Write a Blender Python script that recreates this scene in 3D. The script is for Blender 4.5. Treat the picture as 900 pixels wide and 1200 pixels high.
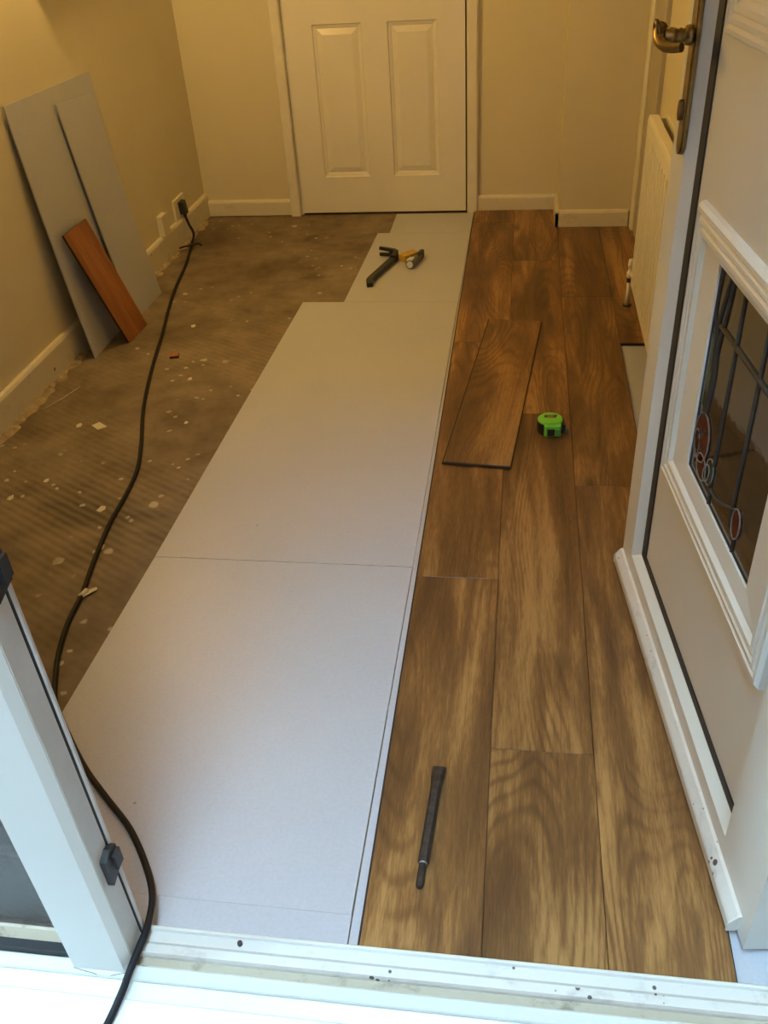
import bpy, bmesh, math, random
from mathutils import Vector, Matrix

for o in list(bpy.data.objects):
    bpy.data.objects.remove(o)
scene = bpy.context.scene
COL = scene.collection
random.seed(7)

# ------------------------------------------------------------------ camera
cam_data = bpy.data.cameras.new('camera')
cam_data.sensor_fit = 'VERTICAL'
cam_data.sensor_height = 36.0
cam_data.lens = 36.0 * 1054.45 / 1200.0
cam_data.clip_start = 0.02
cam = bpy.data.objects.new('camera', cam_data)
COL.objects.link(cam)
cam.matrix_world = Matrix((
    (0.98979926, -0.03053024, 0.13915935, 0.0),
    (0.13060478, 0.58468419, -0.80067895, 0.0),
    (-0.05691935, 0.81068632, 0.58270738, 1.375),
    (0, 0, 0, 1)))
scene.camera = cam

# ------------------------------------------------------------------ sky and exposure
world = bpy.data.worlds.new('overcast_sky')
scene.world = world
world.use_nodes = True
bg = world.node_tree.nodes['Background']
bg.inputs['Color'].default_value = (0.50, 0.80, 1.04, 1)
bg.inputs['Strength'].default_value = 30.0
vs = scene.view_settings
vs.view_transform = 'Standard'
vs.look = 'None'
vs.gamma = 1.0
vs.use_curve_mapping = False
vs.exposure = 0.0
LAMP_WATTS = 39.0
LAMP_COLOR = (1.0, 0.63, 0.19)

# ------------------------------------------------------------------ materials
def new_mat(name):
    m = bpy.data.materials.new(name)
    m.use_nodes = True
    nt = m.node_tree
    b = nt.nodes['Principled BSDF']
    return m, nt, b

def N(nt, typ, **kw):
    n = nt.nodes.new(typ)
    for k, v in kw.items():
        if k in n.inputs:
            n.inputs[k].default_value = v
        else:
            setattr(n, k, v)
    return n

def ramp(nt, fac, stops):
    r = nt.nodes.new('ShaderNodeValToRGB')
    e = r.color_ramp.elements
    while len(e) < len(stops):
        e.new(0.5)
    for i, (p, c) in enumerate(stops):
        e[i].position = p
        e[i].color = (c[0], c[1], c[2], 1) if len(c) == 3 else c
    nt.links.new(fac, r.inputs['Fac'])
    return r.outputs['Color']

def math_(nt, op, a, b=None, clamp=False):
    n = nt.nodes.new('ShaderNodeMath')
    n.operation = op
    n.use_clamp = clamp
    for i, v in enumerate((a, b)):
        if v is None:
            continue
        if isinstance(v, (int, float)):
            n.inputs[i].default_value = v
        else:
            nt.links.new(v, n.inputs[i])
    return n.outputs[0]

def mix(nt, fac, a, b, mode='MIX'):
    n = nt.nodes.new('ShaderNodeMix')
    n.data_type = 'RGBA'
    n.blend_type = mode
    for sock, v in ((n.inputs[0], fac), (n.inputs[6], a), (n.inputs[7], b)):
        if isinstance(v, (int, float)):
            sock.default_value = v
        elif isinstance(v, tuple):
            sock.default_value = (v[0], v[1], v[2], 1)
        else:
            nt.links.new(v, sock)
    return n.outputs[2]

def coords(nt, scale=(1, 1, 1), rot=(0, 0, 0), loc=(0, 0, 0), kind='Object'):
    t = nt.nodes.new('ShaderNodeTexCoord')
    m = nt.nodes.new('ShaderNodeMapping')
    m.inputs['Scale'].default_value = scale
    m.inputs['Rotation'].default_value = rot
    m.inputs['Location'].default_value = loc
    nt.links.new(t.outputs[kind], m.inputs['Vector'])
    return m.outputs['Vector']

def noise(nt, vec, scale, detail=3.0, rough=0.5, dist=0.0):
    n = N(nt, 'ShaderNodeTexNoise', Scale=scale, Detail=detail, Roughness=rough, Distortion=dist)
    nt.links.new(vec, n.inputs['Vector'])
    return n.outputs['Fac']

def bump(nt, b, height, strength, dist):
    n = N(nt, 'ShaderNodeBump', Strength=strength, Distance=dist)
    nt.links.new(height, n.inputs['Height'])
    nt.links.new(n.outputs['Normal'], b.inputs['Normal'])
    return n

def plain(name, col, rough=0.5, metal=0.0, var=0.06, vscale=8.0, bumpk=0.0, bscale=60.0, spec=0.5):
    m, nt, b = new_mat(name)
    v = coords(nt)
    f = noise(nt, v, vscale, 4)
    lo = tuple(max(0, c * (1 - var)) for c in col)
    hi = tuple(min(1, c * (1 + var)) for c in col)
    c = ramp(nt, f, [(0.3, lo), (0.7, hi)])
    nt.links.new(c, b.inputs['Base Color'])
    b.inputs['Roughness'].default_value = rough
    b.inputs['Metallic'].default_value = metal
    b.inputs['Specular IOR Level'].default_value = spec
    if bumpk:
        bump(nt, b, noise(nt, v, bscale, 4), bumpk, 0.002)
    return m

def speckled(name, col, dirt, rough, scale=55.0, thresh=0.13, smear=0.0, ao=False):
    """painted plastic with dark specks of dirt"""
    m, nt, b = new_mat(name)
    v = coords(nt)
    vo = N(nt, 'ShaderNodeTexVoronoi', Scale=scale)
    nt.links.new(v, vo.inputs['Vector'])
    gate = noise(nt, v, 14.0, 2)
    d = math_(nt, 'ADD', vo.outputs['Distance'], math_(nt, 'MULTIPLY', math_(nt, 'SUBTRACT', 0.66, gate), 1.6))
    spot = ramp(nt, d, [(thresh, (1, 1, 1)), (thresh + 0.06, (0, 0, 0))])
    c = mix(nt, spot, col, dirt)
    if smear:
        s = noise(nt, coords(nt, (1, 1.6, 1.6)), 16.0, 6, 0.72)
        sm = ramp(nt, s, [(0.55, (0, 0, 0)), (0.78, (smear, smear, smear))])
        c = mix(nt, sm, c, dirt)
    nt.links.new(c, b.inputs['Base Color'])
    b.inputs['Roughness'].default_value = rough
    return m

def wood(name, light, midc, dark, rough=0.38):
    m, nt, b = new_mat(name)
    tc = nt.nodes.new('ShaderNodeTexCoord')
    oi = nt.nodes.new('ShaderNodeObjectInfo')
    off = nt.nodes.new('ShaderNodeCombineXYZ')
    nt.links.new(math_(nt, 'MULTIPLY', oi.outputs['Random'], 37.0), off.inputs[0])
    nt.links.new(math_(nt, 'MULTIPLY', oi.outputs['Random'], 91.0), off.inputs[1])
    nt.links.new(math_(nt, 'MULTIPLY', oi.outputs['Random'], 53.0), off.inputs[2])
    add = nt.nodes.new('ShaderNodeVectorMath')
    add.operation = 'ADD'
    nt.links.new(tc.outputs['Object'], add.inputs[0])
    nt.links.new(off.outputs[0], add.inputs[1])
    def mp(sc):
        mm = nt.nodes.new('ShaderNodeMapping')
        mm.inputs['Scale'].default_value = sc
        nt.links.new(add.outputs[0], mm.inputs['Vector'])
        return mm.outputs['Vector']
    big = noise(nt, mp((6.5, 0.9, 1)), 1.6, 2.6, 0.55, 0.6)         # broad light and dark flames
    fig = noise(nt, mp((4.6, 0.80, 1)), 1.25, 0.8, 0.4, 0.25)       # figure whose contours are the rings
    rings = math_(nt, 'SINE', math_(nt, 'MULTIPLY', math_(nt, 'ADD', fig, math_(nt, 'MULTIPLY', noise(nt, mp((60, 4, 1)), 1.0, 3), 0.012)), 185.0))
    rings = math_(nt, 'POWER', math_(nt, 'ADD', math_(nt, 'MULTIPLY', rings, 0.5), 0.5), 3.0)
    ringmask = ramp(nt, noise(nt, mp((6, 1.2, 1)), 1.1, 2), [(0.44, (0.04,) * 3), (0.58, (1,) * 3)])
    fib = noise(nt, mp((110, 7, 1)), 1.0, 5, 0.7)
    fib2 = noise(nt, mp((330, 30, 1)), 1.0, 3, 0.65)
    t = math_(nt, 'MULTIPLY', big, 1.0)
    t = math_(nt, 'ADD', t, math_(nt, 'MULTIPLY', math_(nt, 'SUBTRACT', fib, 0.5), 0.36))
    t = math_(nt, 'ADD', t, math_(nt, 'MULTIPLY', math_(nt, 'SUBTRACT', fib2, 0.5), 0.30))
    rr = math_(nt, 'MULTIPLY', math_(nt, 'SUBTRACT', 0.3, rings), 0.115)
    rr = math_(nt, 'MULTIPLY', rr, ringmask)
    t = math_(nt, 'ADD', t, rr)
    c = ramp(nt, t, [(0.26, dark), (0.42, tuple((a + d) / 2 for a, d in zip(dark, midc))), (0.53, midc), (0.70, light)])
    # knots
    vo = N(nt, 'ShaderNodeTexVoronoi', Scale=1.0, Randomness=1.0)
    nt.links.new(mp((7, 2.2, 1)), vo.inputs['Vector'])
    kn = ramp(nt, vo.outputs['Distance'], [(0.03, (0.75,) * 3), (0.16, (0, 0, 0))])
    c = mix(nt, kn, c, tuple(x * 0.55 for x in dark))
    hs = nt.nodes.new('ShaderNodeHueSaturation')
    nt.links.new(c, hs.inputs['Color'])
    nt.links.new(math_(nt, 'ADD', 0.90, math_(nt, 'MULTIPLY', oi.outputs['Random'], 0.2)), hs.inputs['Value'])
    nt.links.new(hs.outputs['Color'], b.inputs['Base Color'])
    b.inputs['Roughness'].default_value = rough
    b.inputs['Specular IOR Level'].default_value = 0.4
    bump(nt, b, fib, 0.12, 0.0006)
    return m

def concrete():
    m, nt, b = new_mat('concrete_screed')
    v = coords(nt)
    n1 = noise(nt, v, 2.3, 6, 0.62, 0.4)
    n2 = noise(nt, v, 9.0, 6, 0.65)
    base = ramp(nt, n1, [(0.30, (0.115, 0.082, 0.050)), (0.48, (0.20, 0.152, 0.098)), (0.66, (0.27, 0.215, 0.145))])
    mott = ramp(nt, n2, [(0.30, (0.60, 0.58, 0.55)), (0.62, (1, 1, 1))])
    c = mix(nt, 1.0, base, mott, 'MULTIPLY')
    # damp dark stains
    st = noise(nt, coords(nt, loc=(3.7, 1.1, 0)), 1.9, 5, 0.6, 0.8)
    stm = ramp(nt, st, [(0.57, (0, 0, 0)), (0.68, (0.75,) * 3)])
    c = mix(nt, stm, c, (0.055, 0.043, 0.028))
    # combed adhesive ridges left in bands near the outer wall
    wv = N(nt, 'ShaderNodeTexWave', Scale=1.0, Distortion=1.1, Detail=1.0)
    wv.inputs['Detail Scale'].default_value = 2.0
    wv.wave_type = 'BANDS'
    wv.bands_direction = 'Y'
    nt.links.new(coords(nt, (13.0, 13.0, 13.0), (0, 0, math.radians(30))), wv.inputs['Vector'])
    rm = ramp(nt, noise(nt, coords(nt, loc=(9.2, 4.4, 0)), 1.7, 3), [(0.44, (0, 0, 0)), (0.64, (1,) * 3)])
    sep = nt.nodes.new('ShaderNodeSeparateXYZ')
    nt.links.new(v, sep.inputs[0])
    mr = N(nt, 'ShaderNodeMapRange')
    mr.inputs[1].default_value, mr.inputs[2].default_value, mr.inputs[3].default_value, mr.inputs[4].default_value = 2.7, 3.25, 1.0, 0.12
    nt.links.new(sep.outputs[1], mr.inputs[0])
    ridge = math_(nt, 'MULTIPLY', math_(nt, 'MULTIPLY', wv.outputs['Fac'], rm), mr.outputs[0])
    c = mix(nt, math_(nt, 'MULTIPLY', ridge, 0.26), c, (0.36, 0.30, 0.21))
    # drops of old white paint
    for sc, th, gt in ((7.5, 0.085, 0.50), (19.0, 0.12, 0.55)):
        vo = N(nt, 'ShaderNodeTexVoronoi', Scale=sc, Randomness=1.0)
        wob = N(nt, 'ShaderNodeTexNoise', Scale=40.0, Detail=2.0)
        nt.links.new(v, wob.inputs['Vector'])
        vv = nt.nodes.new('ShaderNodeVectorMath')
        vv.operation = 'MULTIPLY_ADD'
        vv.inputs[1].default_value = (0.02, 0.02, 0.0)
        nt.links.new(wob.outputs['Color'], vv.inputs[0])
        nt.links.new(v, vv.inputs[2])
        nt.links.new(vv.outputs[0], vo.inputs['Vector'])
        gate = noise(nt, coords(nt, loc=(1.3, 5.1, 0)), 2.2, 3)
        g = ramp(nt, gate, [(gt - 0.04, (0, 0, 0)), (gt + 0.04, (0.8,) * 3)])
        sp = ramp(nt, vo.outputs['Distance'], [(th, (1,) * 3), (th + 0.03, (0, 0, 0))])
        c = mix(nt, math_(nt, 'MULTIPLY', sp, g), c, (0.52, 0.48, 0.38))
    nt.links.new(c, b.inputs['Base Color'])
    b.inputs['Roughness'].default_value = 0.78
    h = math_(nt, 'ADD', math_(nt, 'MULTIPLY', ridge, 0.5), math_(nt, 'MULTIPLY', n2, 0.6))
    bump(nt, b, h, 0.5, 0.004)
    return m

def brick_mat():
    m, nt, b = new_mat('porch_brick')
    br = N(nt, 'ShaderNodeTexBrick', Scale=4.5)
    br.inputs['Color1'].default_value = (0.20, 0.075, 0.045, 1)
    br.inputs['Color2'].default_value = (0.26, 0.11, 0.07, 1)
    br.inputs['Mortar'].default_value = (0.3, 0.28, 0.25, 1)
    nt.links.new(coords(nt, rot=(math.radians(90), 0, math.radians(90))), br.inputs['Vector'])
    nt.links.new(br.outputs['Color'], b.inputs['Base Color'])
    b.inputs['Roughness'].default_value = 0.9
    return m

def board_mat():
    m, nt, b = new_mat('grey_fibreboard')
    v = coords(nt)
    f = noise(nt, v, 160.0, 3)
    f2 = noise(nt, v, 3.0, 4)
    c = mix(nt, 0.5, ramp(nt, f, [(0.3, (0.425, 0.435, 0.47)), (0.7, (0.495, 0.505, 0.545))]),
            ramp(nt, f2, [(0.3, (0.435, 0.445, 0.48)), (0.7, (0.495, 0.505, 0.54))]))
    vo = N(nt, 'ShaderNodeTexVoronoi', Scale=9.0)
    nt.links.new(v, vo.inputs['Vector'])
    sp = ramp(nt, vo.outputs['Distance'], [(0.022, (0.7,) * 3), (0.035, (0, 0, 0))])
    c = mix(nt, math_(nt, 'MULTIPLY', sp, ramp(nt, noise(nt, v, 2.0, 1), [(0.5, (0,) * 3), (0.6, (1,) * 3)])), c, (0.2, 0.19, 0.18))
    nt.links.new(c, b.inputs['Base Color'])
    b.inputs['Roughness'].default_value = 0.42
    b.inputs['Specular IOR Level'].default_value = 0.45
    bump(nt, b, f, 0.10, 0.0006)
    return m

def glass_mat(name, tint, clear, rough, ior, bumpk=0.0, bscale=40.0):
    """sheet glass: a dielectric reflection over a partly see-through tinted body"""
    m = bpy.data.materials.new(name)
    m.use_nodes = True
    nt = m.node_tree
    for n in list(nt.nodes):
        nt.nodes.remove(n)
    out = nt.nodes.new('ShaderNodeOutputMaterial')
    tr = nt.nodes.new('ShaderNodeBsdfTransparent')
    tr.inputs['Color'].default_value = (tint[0], tint[1], tint[2], 1)
    df = nt.nodes.new('ShaderNodeBsdfDiffuse')
    df.inputs['Color'].default_value = (tint[0] * 0.5, tint[1] * 0.5, tint[2] * 0.5, 1)
    body = nt.nodes.new('ShaderNodeMixShader')
    body.inputs[0].default_value = clear
    nt.links.new(df.outputs[0], body.inputs[1])
    nt.links.new(tr.outputs[0], body.inputs[2])
    gl = nt.nodes.new('ShaderNodeBsdfGlossy')
    gl.inputs['Roughness'].default_value = rough
    fr = nt.nodes.new('ShaderNodeFresnel')
    fr.inputs['IOR'].default_value = ior
    mx = nt.nodes.new('ShaderNodeMixShader')
    nt.links.new(fr.outputs[0], mx.inputs[0])
    nt.links.new(body.outputs[0], mx.inputs[1])
    nt.links.new(gl.outputs[0], mx.inputs[2])
    nt.links.new(mx.outputs[0], out.inputs['Surface'])
    if bumpk:
        v = coords(nt)
        bn = N(nt, 'ShaderNodeBump', Strength=bumpk, Distance=0.003)
        nt.links.new(noise(nt, v, bscale, 2), bn.inputs['Height'])
        nt.links.new(bn.outputs['Normal'], gl.inputs['Normal'])
        nt.links.new(bn.outputs['Normal'], fr.inputs['Normal'])
        nt.links.new(bn.outputs['Normal'], df.inputs['Normal'])
    return m

M = dict(
    wall=plain('cream_wall_paint', (0.66, 0.60, 0.42), 0.75, var=0.03, vscale=2.5, bumpk=0.10, bscale=90),
    trim=plain('cream_gloss_trim', (0.74, 0.70, 0.58), 0.40, var=0.06, vscale=9, bumpk=0.08, bscale=40),
    skirt=speckled('scuffed_cream_skirting', (0.68, 0.63, 0.49), (0.16, 0.11, 0.07), 0.45, scale=22.0, thresh=0.10, smear=0.35),
    doorw=plain('white_door_gloss', (0.76, 0.73, 0.64), 0.24, var=0.02, vscale=5, bumpk=0.05, bscale=25),
    ceil=plain('ceiling_white', (0.75, 0.70, 0.58), 0.9, var=0.02),
    concrete=concrete(),
    wood=wood('oak_laminate', (0.37, 0.200, 0.067), (0.190, 0.093, 0.031), (0.070, 0.033, 0.014)),
    wood_red=wood('cherry_laminate', (0.40, 0.16, 0.05), (0.30, 0.11, 0.032), (0.17, 0.06, 0.02)),
    hdf_or_gap=plain('dark_core_and_gap_shade', (0.035, 0.022, 0.015), 0.8, var=0.3, vscale=60),
    board=board_mat(),
    board_edge=plain('grey_board_edge', (0.60, 0.58, 0.54), 0.8),
    upvc=plain('white_upvc', (0.65, 0.665, 0.61), 0.28, var=0.03, vscale=4),
    upvc_dirty=speckled('dirty_white_upvc', (0.60, 0.58, 0.52), (0.07, 0.055, 0.04), 0.4, scale=60.0, thresh=0.16, smear=0.40),
    upvc_grime=speckled('grimy_gutter_upvc', (0.42, 0.36, 0.26), (0.09, 0.065, 0.04), 0.6, scale=45.0, thresh=0.15, smear=0.9),
    cill=speckled('white_cill', (0.80, 0.82, 0.83), (0.08, 0.07, 0.06), 0.35, scale=26.0, thresh=0.075),
    upvc_grey=plain('grey_upvc_reveal', (0.55, 0.53, 0.48), 0.4, var=0.08, vscale=14),
    rubber=plain('black_gasket', (0.012, 0.012, 0.013), 0.55, var=0.2),
    cable=plain('black_cable', (0.010, 0.010, 0.012), 0.6, var=0.2, spec=0.25),
    black=plain('black_plastic', (0.018, 0.018, 0.018), 0.5, var=0.3),
    steel=plain('dark_tool_steel', (0.055, 0.048, 0.042), 0.6, 0.6, var=0.35, vscale=60, bumpk=0.2, bscale=200),
    steel_lt=plain('worn_bright_steel', (0.33, 0.32, 0.30), 0.45, 0.7, var=0.3, vscale=80),
    bar=plain('black_painted_steel', (0.022, 0.024, 0.027), 0.42, 0.3, var=0.4, vscale=40),
    brass=plain('aged_brass', (0.27, 0.19, 0.075), 0.36, 1.0, var=0.35, vscale=40, bumpk=0.25, bscale=120),
    brass_dk=plain('tarnished_brass', (0.16, 0.11, 0.05), 0.4, 1.0, var=0.4, vscale=50),
    green=plain('lime_green_plastic', (0.16, 0.55, 0.04), 0.38, var=0.05),
    green_dk=plain('green_label', (0.10, 0.30, 0.06), 0.5),
    label_dk=plain('dark_print', (0.05, 0.05, 0.03), 0.5),
    label_or=plain('orange_print', (0.35, 0.12, 0.05), 0.5),
    yellow=plain('yellow_block', (0.52, 0.33, 0.055), 0.6, var=0.15, vscale=50),
    pale=plain('pale_lens', (0.62, 0.66, 0.68), 0.25),
    grey_pl=plain('grey_plastic', (0.11, 0.105, 0.10), 0.4, var=0.2),
    paper=plain('paper_scrap', (0.62, 0.58, 0.48), 0.8),
    plate=plain('cream_socket_plastic', (0.72, 0.67, 0.52), 0.35, var=0.03),
    casing=plain('tan_casing_paint', (0.44, 0.39, 0.29), 0.5, var=0.05),
    rad=plain('cream_radiator_enamel', (0.74, 0.70, 0.58), 0.32, var=0.03),
    came_lt=plain('dull_lead', (0.16, 0.15, 0.13), 0.6, 0.0, var=0.3, vscale=60),
    lead=plain('lead_came', (0.030, 0.027, 0.022), 0.7, 0.0, var=0.3, vscale=60),
    glass_dark=glass_mat('leaded_glass', (0.15, 0.135, 0.10), 0.5, 0.03, 1.9, 0.04, 30),
    glass_red=glass_mat('red_glass', (0.17, 0.016, 0.016), 0.25, 0.05, 1.5),
    glass_green=glass_mat('green_glass', (0.05, 0.12, 0.07), 0.25, 0.05, 1.5),
    glass_obs=glass_mat('obscure_glass', (0.50, 0.48, 0.44), 0.70, 0.16, 1.28, 0.9, 70),
    paving=plain('porch_paving', (0.38, 0.36, 0.33), 0.9, var=0.15, vscale=6),
    brick=brick_mat(),
    plaster=plain('broken_plaster', (0.34, 0.27, 0.17), 0.9, var=0.35, vscale=40, bumpk=0.6, bscale=90),
)

def bulb_mat():
    m, nt, b = new_mat('lit_bulb')
    b.inputs['Emission Color'].default_value = (1.0, 0.66, 0.26, 1)
    b.inputs['Emission Strength'].default_value = 12.0
    return m
M['bulb'] = bulb_mat()

# ------------------------------------------------------------------ mesh helpers
class MB:
    def __init__(self):
        self.v, self.f, self.sm = [], [], []
    def poly(self, pts, faces, smooth=False):
        k = len(self.v)
        self.v += [tuple(p) for p in pts]
        self.f += [tuple(i + k for i in fc) for fc in faces]
        self.sm += [smooth] * len(faces)
        return self
    def box(self, x0, x1, y0, y1, z0, z1):
        p = [(x, y, z) for z in (z0, z1) for y in (y0, y1) for x in (x0, x1)]
        return self.poly(p, [(0, 2, 3, 1), (4, 5, 7, 6), (0, 1, 5, 4), (2, 6, 7, 3), (0, 4, 6, 2), (1, 3, 7, 5)])
    def hexa(self, p):
        """eight corners: bottom ring 0-3, top ring 4-7"""
        return self.poly(p, [(3, 2, 1, 0), (4, 5, 6, 7), (0, 1, 5, 4), (1, 2, 6, 5), (2, 3, 7, 6), (3, 0, 4, 7)])
    def cbox(self, x0, x1, y0, y1, z0, z1, c=0.002):
        """box with chamfered top edges"""
        r = [(x0, y0, z0), (x1, y0, z0), (x1, y1, z0), (x0, y1, z0),
             (x0, y0, z1 - c), (x1, y0, z1 - c), (x1, y1, z1 - c), (x0, y1, z1 - c),
             (x0 + c, y0 + c, z1), (x1 - c, y0 + c, z1), (x1 - c, y1 - c, z1), (x0 + c, y1 - c, z1)]
        fc = [(3, 2, 1, 0), (8, 9, 10, 11)]
        for b in (0, 4):
            for i in range(4):
                j = (i + 1) % 4
                fc.append((b + i, b + j, b + 4 + j, b + 4 + i))
        return self.poly(r, fc)
    def prism(self, prof, axis, a0, a1, smooth=False):
        """closed profile extruded along an axis; profile pairs are the two other axes in xyz order"""
        n = len(prof)
        def mk(a, p):
            if axis == 'x':
                return (a, p[0], p[1])
            if axis == 'y':
                return (p[0], a, p[1])
            return (p[0], p[1], a)
        pts = [mk(a0, p) for p in prof] + [mk(a1, p) for p in prof]
        fc = [tuple(range(n - 1, -1, -1)), tuple(range(n, 2 * n))]
        k = len(self.v)
        self.v += pts
        for q in fc:
            self.f.append(tuple(i + k for i in q)); self.sm.append(False)
        for i in range(n):
            j = (i + 1) % n
            self.f.append((k + i, k + j, k + n + j, k + n + i)); self.sm.append(smooth)
        return self
    def tube(self, pts, r, seg=10, caps=True, smooth=True):
        pts = [Vector(p) for p in pts]
        n = len(pts)
        rs = r if isinstance(r, (list, tuple)) else [r] * n
        k = len(self.v)
        up = Vector((0, 0, 1))
        prev = None
        for i, p in enumerate(pts):
            t = (pts[min(i + 1, n - 1)] - pts[max(i - 1, 0)]).normalized()
            if prev is None:
                a = t.cross(up)
                if a.length < 1e-3:
                    a = t.cross(Vector((1, 0, 0)))
                a.normalize()
            else:
                a = (prev - t * prev.dot(t)).normalized()
            prev = a
            b = t.cross(a)
            for s in range(seg):
                g = 2 * math.pi * s / seg
                q = p + (a * math.cos(g) + b * math.sin(g)) * rs[i]
                self.v.append(tuple(q))
        for i in range(n - 1):
            for s in range(seg):
                s2 = (s + 1) % seg
                self.f.append((k + i * seg + s, k + i * seg + s2, k + (i + 1) * seg + s2, k + (i + 1) * seg + s))
                self.sm.append(smooth)
        if caps:
            self.f.append(tuple(k + s for s in range(seg - 1, -1, -1))); self.sm.append(False)
            self.f.append(tuple(k + (n - 1) * seg + s for s in range(seg))); self.sm.append(False)
        return self
    def frame(self, x0, x1, z0, z1, prof, smooth=False):
        """mitred rectangular frame in the x-z plane; prof = (inset, y) points from outside in"""
        k = len(self.v)
        for (ins, y) in prof:
            self.v += [(x0 + ins, y, z0 + ins), (x1 - ins, y, z0 + ins), (x1 - ins, y, z1 - ins), (x0 + ins, y, z1 - ins)]
        for i in range(len(prof) - 1):
            for c in range(4):
                d = (c + 1) % 4
                self.f.append((k + i * 4 + c, k + i * 4 + d, k + i * 4 + 4 + d, k + i * 4 + 4 + c))
                self.sm.append(smooth)
        return self
    def plate(self, xs, zs, y0, y1, holes):
        """slab between y0 and y1 on a grid, cells listed in holes left open"""
        for i in range(len(xs) - 1):
            for j in range(len(zs) - 1):
                if (i, j) not in holes:
                    self.box(xs[i], xs[i + 1], y0, y1, zs[j], zs[j + 1])
        return self
    def mesh(self, name):
        me = bpy.data.meshes.new(name)
        me.from_pydata(self.v, [], self.f)
        me.update()
        bm = bmesh.new()
        bm.from_mesh(me)
        bmesh.ops.recalc_face_normals(bm, faces=bm.faces)
        bm.to_mesh(me)
        bm.free()
        me.polygons.foreach_set('use_smooth', self.sm)
        return me

def obj(name, mb, mat, parent=None, loc=(0, 0, 0), rot=(0, 0, 0), bevel=0.0, seg=2):
    me = mb.mesh(name) if isinstance(mb, MB) else mb
    if not me.materials:
        me.materials.append(M[mat])
    o = bpy.data.objects.new(name, me)
    COL.objects.link(o)
    o.location = loc
    o.rotation_euler = rot
    o.parent = parent
    if bevel:
        b = o.modifiers.new('bevel', 'BEVEL')
        b.width = bevel
        b.segments = seg
        b.limit_method = 'ANGLE'
        b.angle_limit = math.radians(40)
    return o

def tag(o, label, cat, group=None, kind=None):
    if label:
        o['label'] = label
    if cat:
        o['category'] = cat
    if group:
        o['group'] = group
    if kind:
        o['kind'] = kind
    return o

def thing(name, label, cat, loc=(0, 0, 0), rot=(0, 0, 0), group=None, kind=None):
    o = bpy.data.objects.new(name, None)
    COL.objects.link(o)
    o.location = loc
    o.rotation_euler = rot
    o.empty_display_size = 0.05
    return tag(o, label, cat, group, kind)

def struct(name, mb, mat, label, cat, **kw):
    return tag(obj(name, mb, mat, **kw), label, cat, kind='structure')

def catmull(pts, sub=8):
    P = [Vector(p) for p in pts]
    out = []
    for i in range(len(P) - 1):
        p0, p1, p2, p3 = P[max(i - 1, 0)], P[i], P[i + 1], P[min(i + 2, len(P) - 1)]
        for s in range(sub):
            t = s / sub
            out.append(0.5 * ((2 * p1) + (p2 - p0) * t + (2 * p0 - 5 * p1 + 4 * p2 - p3) * t * t + (3 * p1 - p0 - 3 * p2 + p3) * t ** 3))
    out.append(P[-1])
    return out

# ------------------------------------------------------------------ the room shell
CEIL = 2.40
YF, YB = 0.71, 4.36                 # front frame line, back wall
YBOX = 4.105                        # face of the boxed-out pier
XR = 0.515                          # right wall
def wallx(y):                       # left wall runs very slightly out of square
    return -1.585 + (y - 2.25) * 0.040 / 2.12

floor = struct('floor', MB().box(-1.75, 0.60, 0.66, 4.50, -0.10, 0.0), 'concrete',
               'bare brown concrete floor with paint spots and combed adhesive ridges', 'floor')
ya, yb = 0.45, 4.50
struct('wall_left', MB().hexa([(wallx(ya) - 0.15, ya, -0.1), (wallx(ya), ya, -0.1), (wallx(yb), yb, -0.1), (wallx(yb) - 0.15, yb, -0.1),
                               (wallx(ya) - 0.15, ya, CEIL), (wallx(ya), ya, CEIL), (wallx(yb), yb, CEIL), (wallx(yb) - 0.15, yb, CEIL)]),
       'wall', 'long cream wall with leaning boards and a power socket', 'wall')
DX0, DX1 = -1.052, -0.253           # back door leaf
wb = MB()
wb.box(-1.70, DX0 - 0.02, YB, YB + 0.12, -0.1, CEIL)
wb.box(DX1 + 0.02, 0.30, YB, YB + 0.12, -0.1, CEIL)
wb.box(DX0 - 0.02, DX1 + 0.02, YB, YB + 0.12, 2.03, CEIL)
struct('wall_back', wb, 'wall', 'cream end wall around the white panelled door', 'wall')
struct('wall_pier', MB().box(0.172, 0.60, YBOX, YB + 0.12, -0.1, CEIL), 'wall', 'cream boxed-out pier right of the panelled door', 'wall')
struct('wall_right', MB().box(XR, 0.65, 0.60, YBOX + 0.02, -0.1, CEIL), 'wall', 'cream side wall behind the radiator', 'wall')
struct('ceiling', MB().box(-1.75, 0.65, 0.60, 4.50, CEIL, CEIL + 0.1), 'ceil', 'plain off-white hall ceiling', 'ceiling')
struct('wall_front', MB().box(-1.75, 0.65, 0.60, 0.75, 2.10, CEIL), 'wall', 'strip of cream wall above the entrance frame', 'wall')

# skirting boards
def skirting(name, label, p0, p1, n, h=0.075, t=0.016, gap=0.0):
    """p0, p1 floor points on the wall face; n points into the room"""
    m = MB()
    p0, p1, n = Vector(p0), Vector(p1), Vector(n)
    prof = [(0, gap), (t, gap), (t, h - 0.012), (t - 0.004, h - 0.003), (t - 0.009, h), (0, h)]
    a = [(p0.x + n.x * o, p0.y + n.y * o, z) for o, z in prof]
    b = [(p1.x + n.x * o, p1.y + n.y * o, z) for o, z in prof]
    k = len(prof)
    m.poly(a + b, [tuple(range(k - 1, -1, -1)), tuple(range(k, 2 * k))] + [(i, (i + 1) % k, k + (i + 1) % k, k + i) for i in range(k)])
    return struct(name, m, 'skirt', label, 'skirting')
skirting('baseboard_left', 'scuffed cream skirting board along the left wall', (wallx(0.8), 0.8), (wallx(YB), YB), (1, 0), h=0.112, t=0.018, gap=0.004)
skirting('baseboard_back_left', 'cream skirting board between wall corner and panelled door', (-1.55, YB), (-1.108, YB), (0, -1), h=0.078, gap=0.004)
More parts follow.
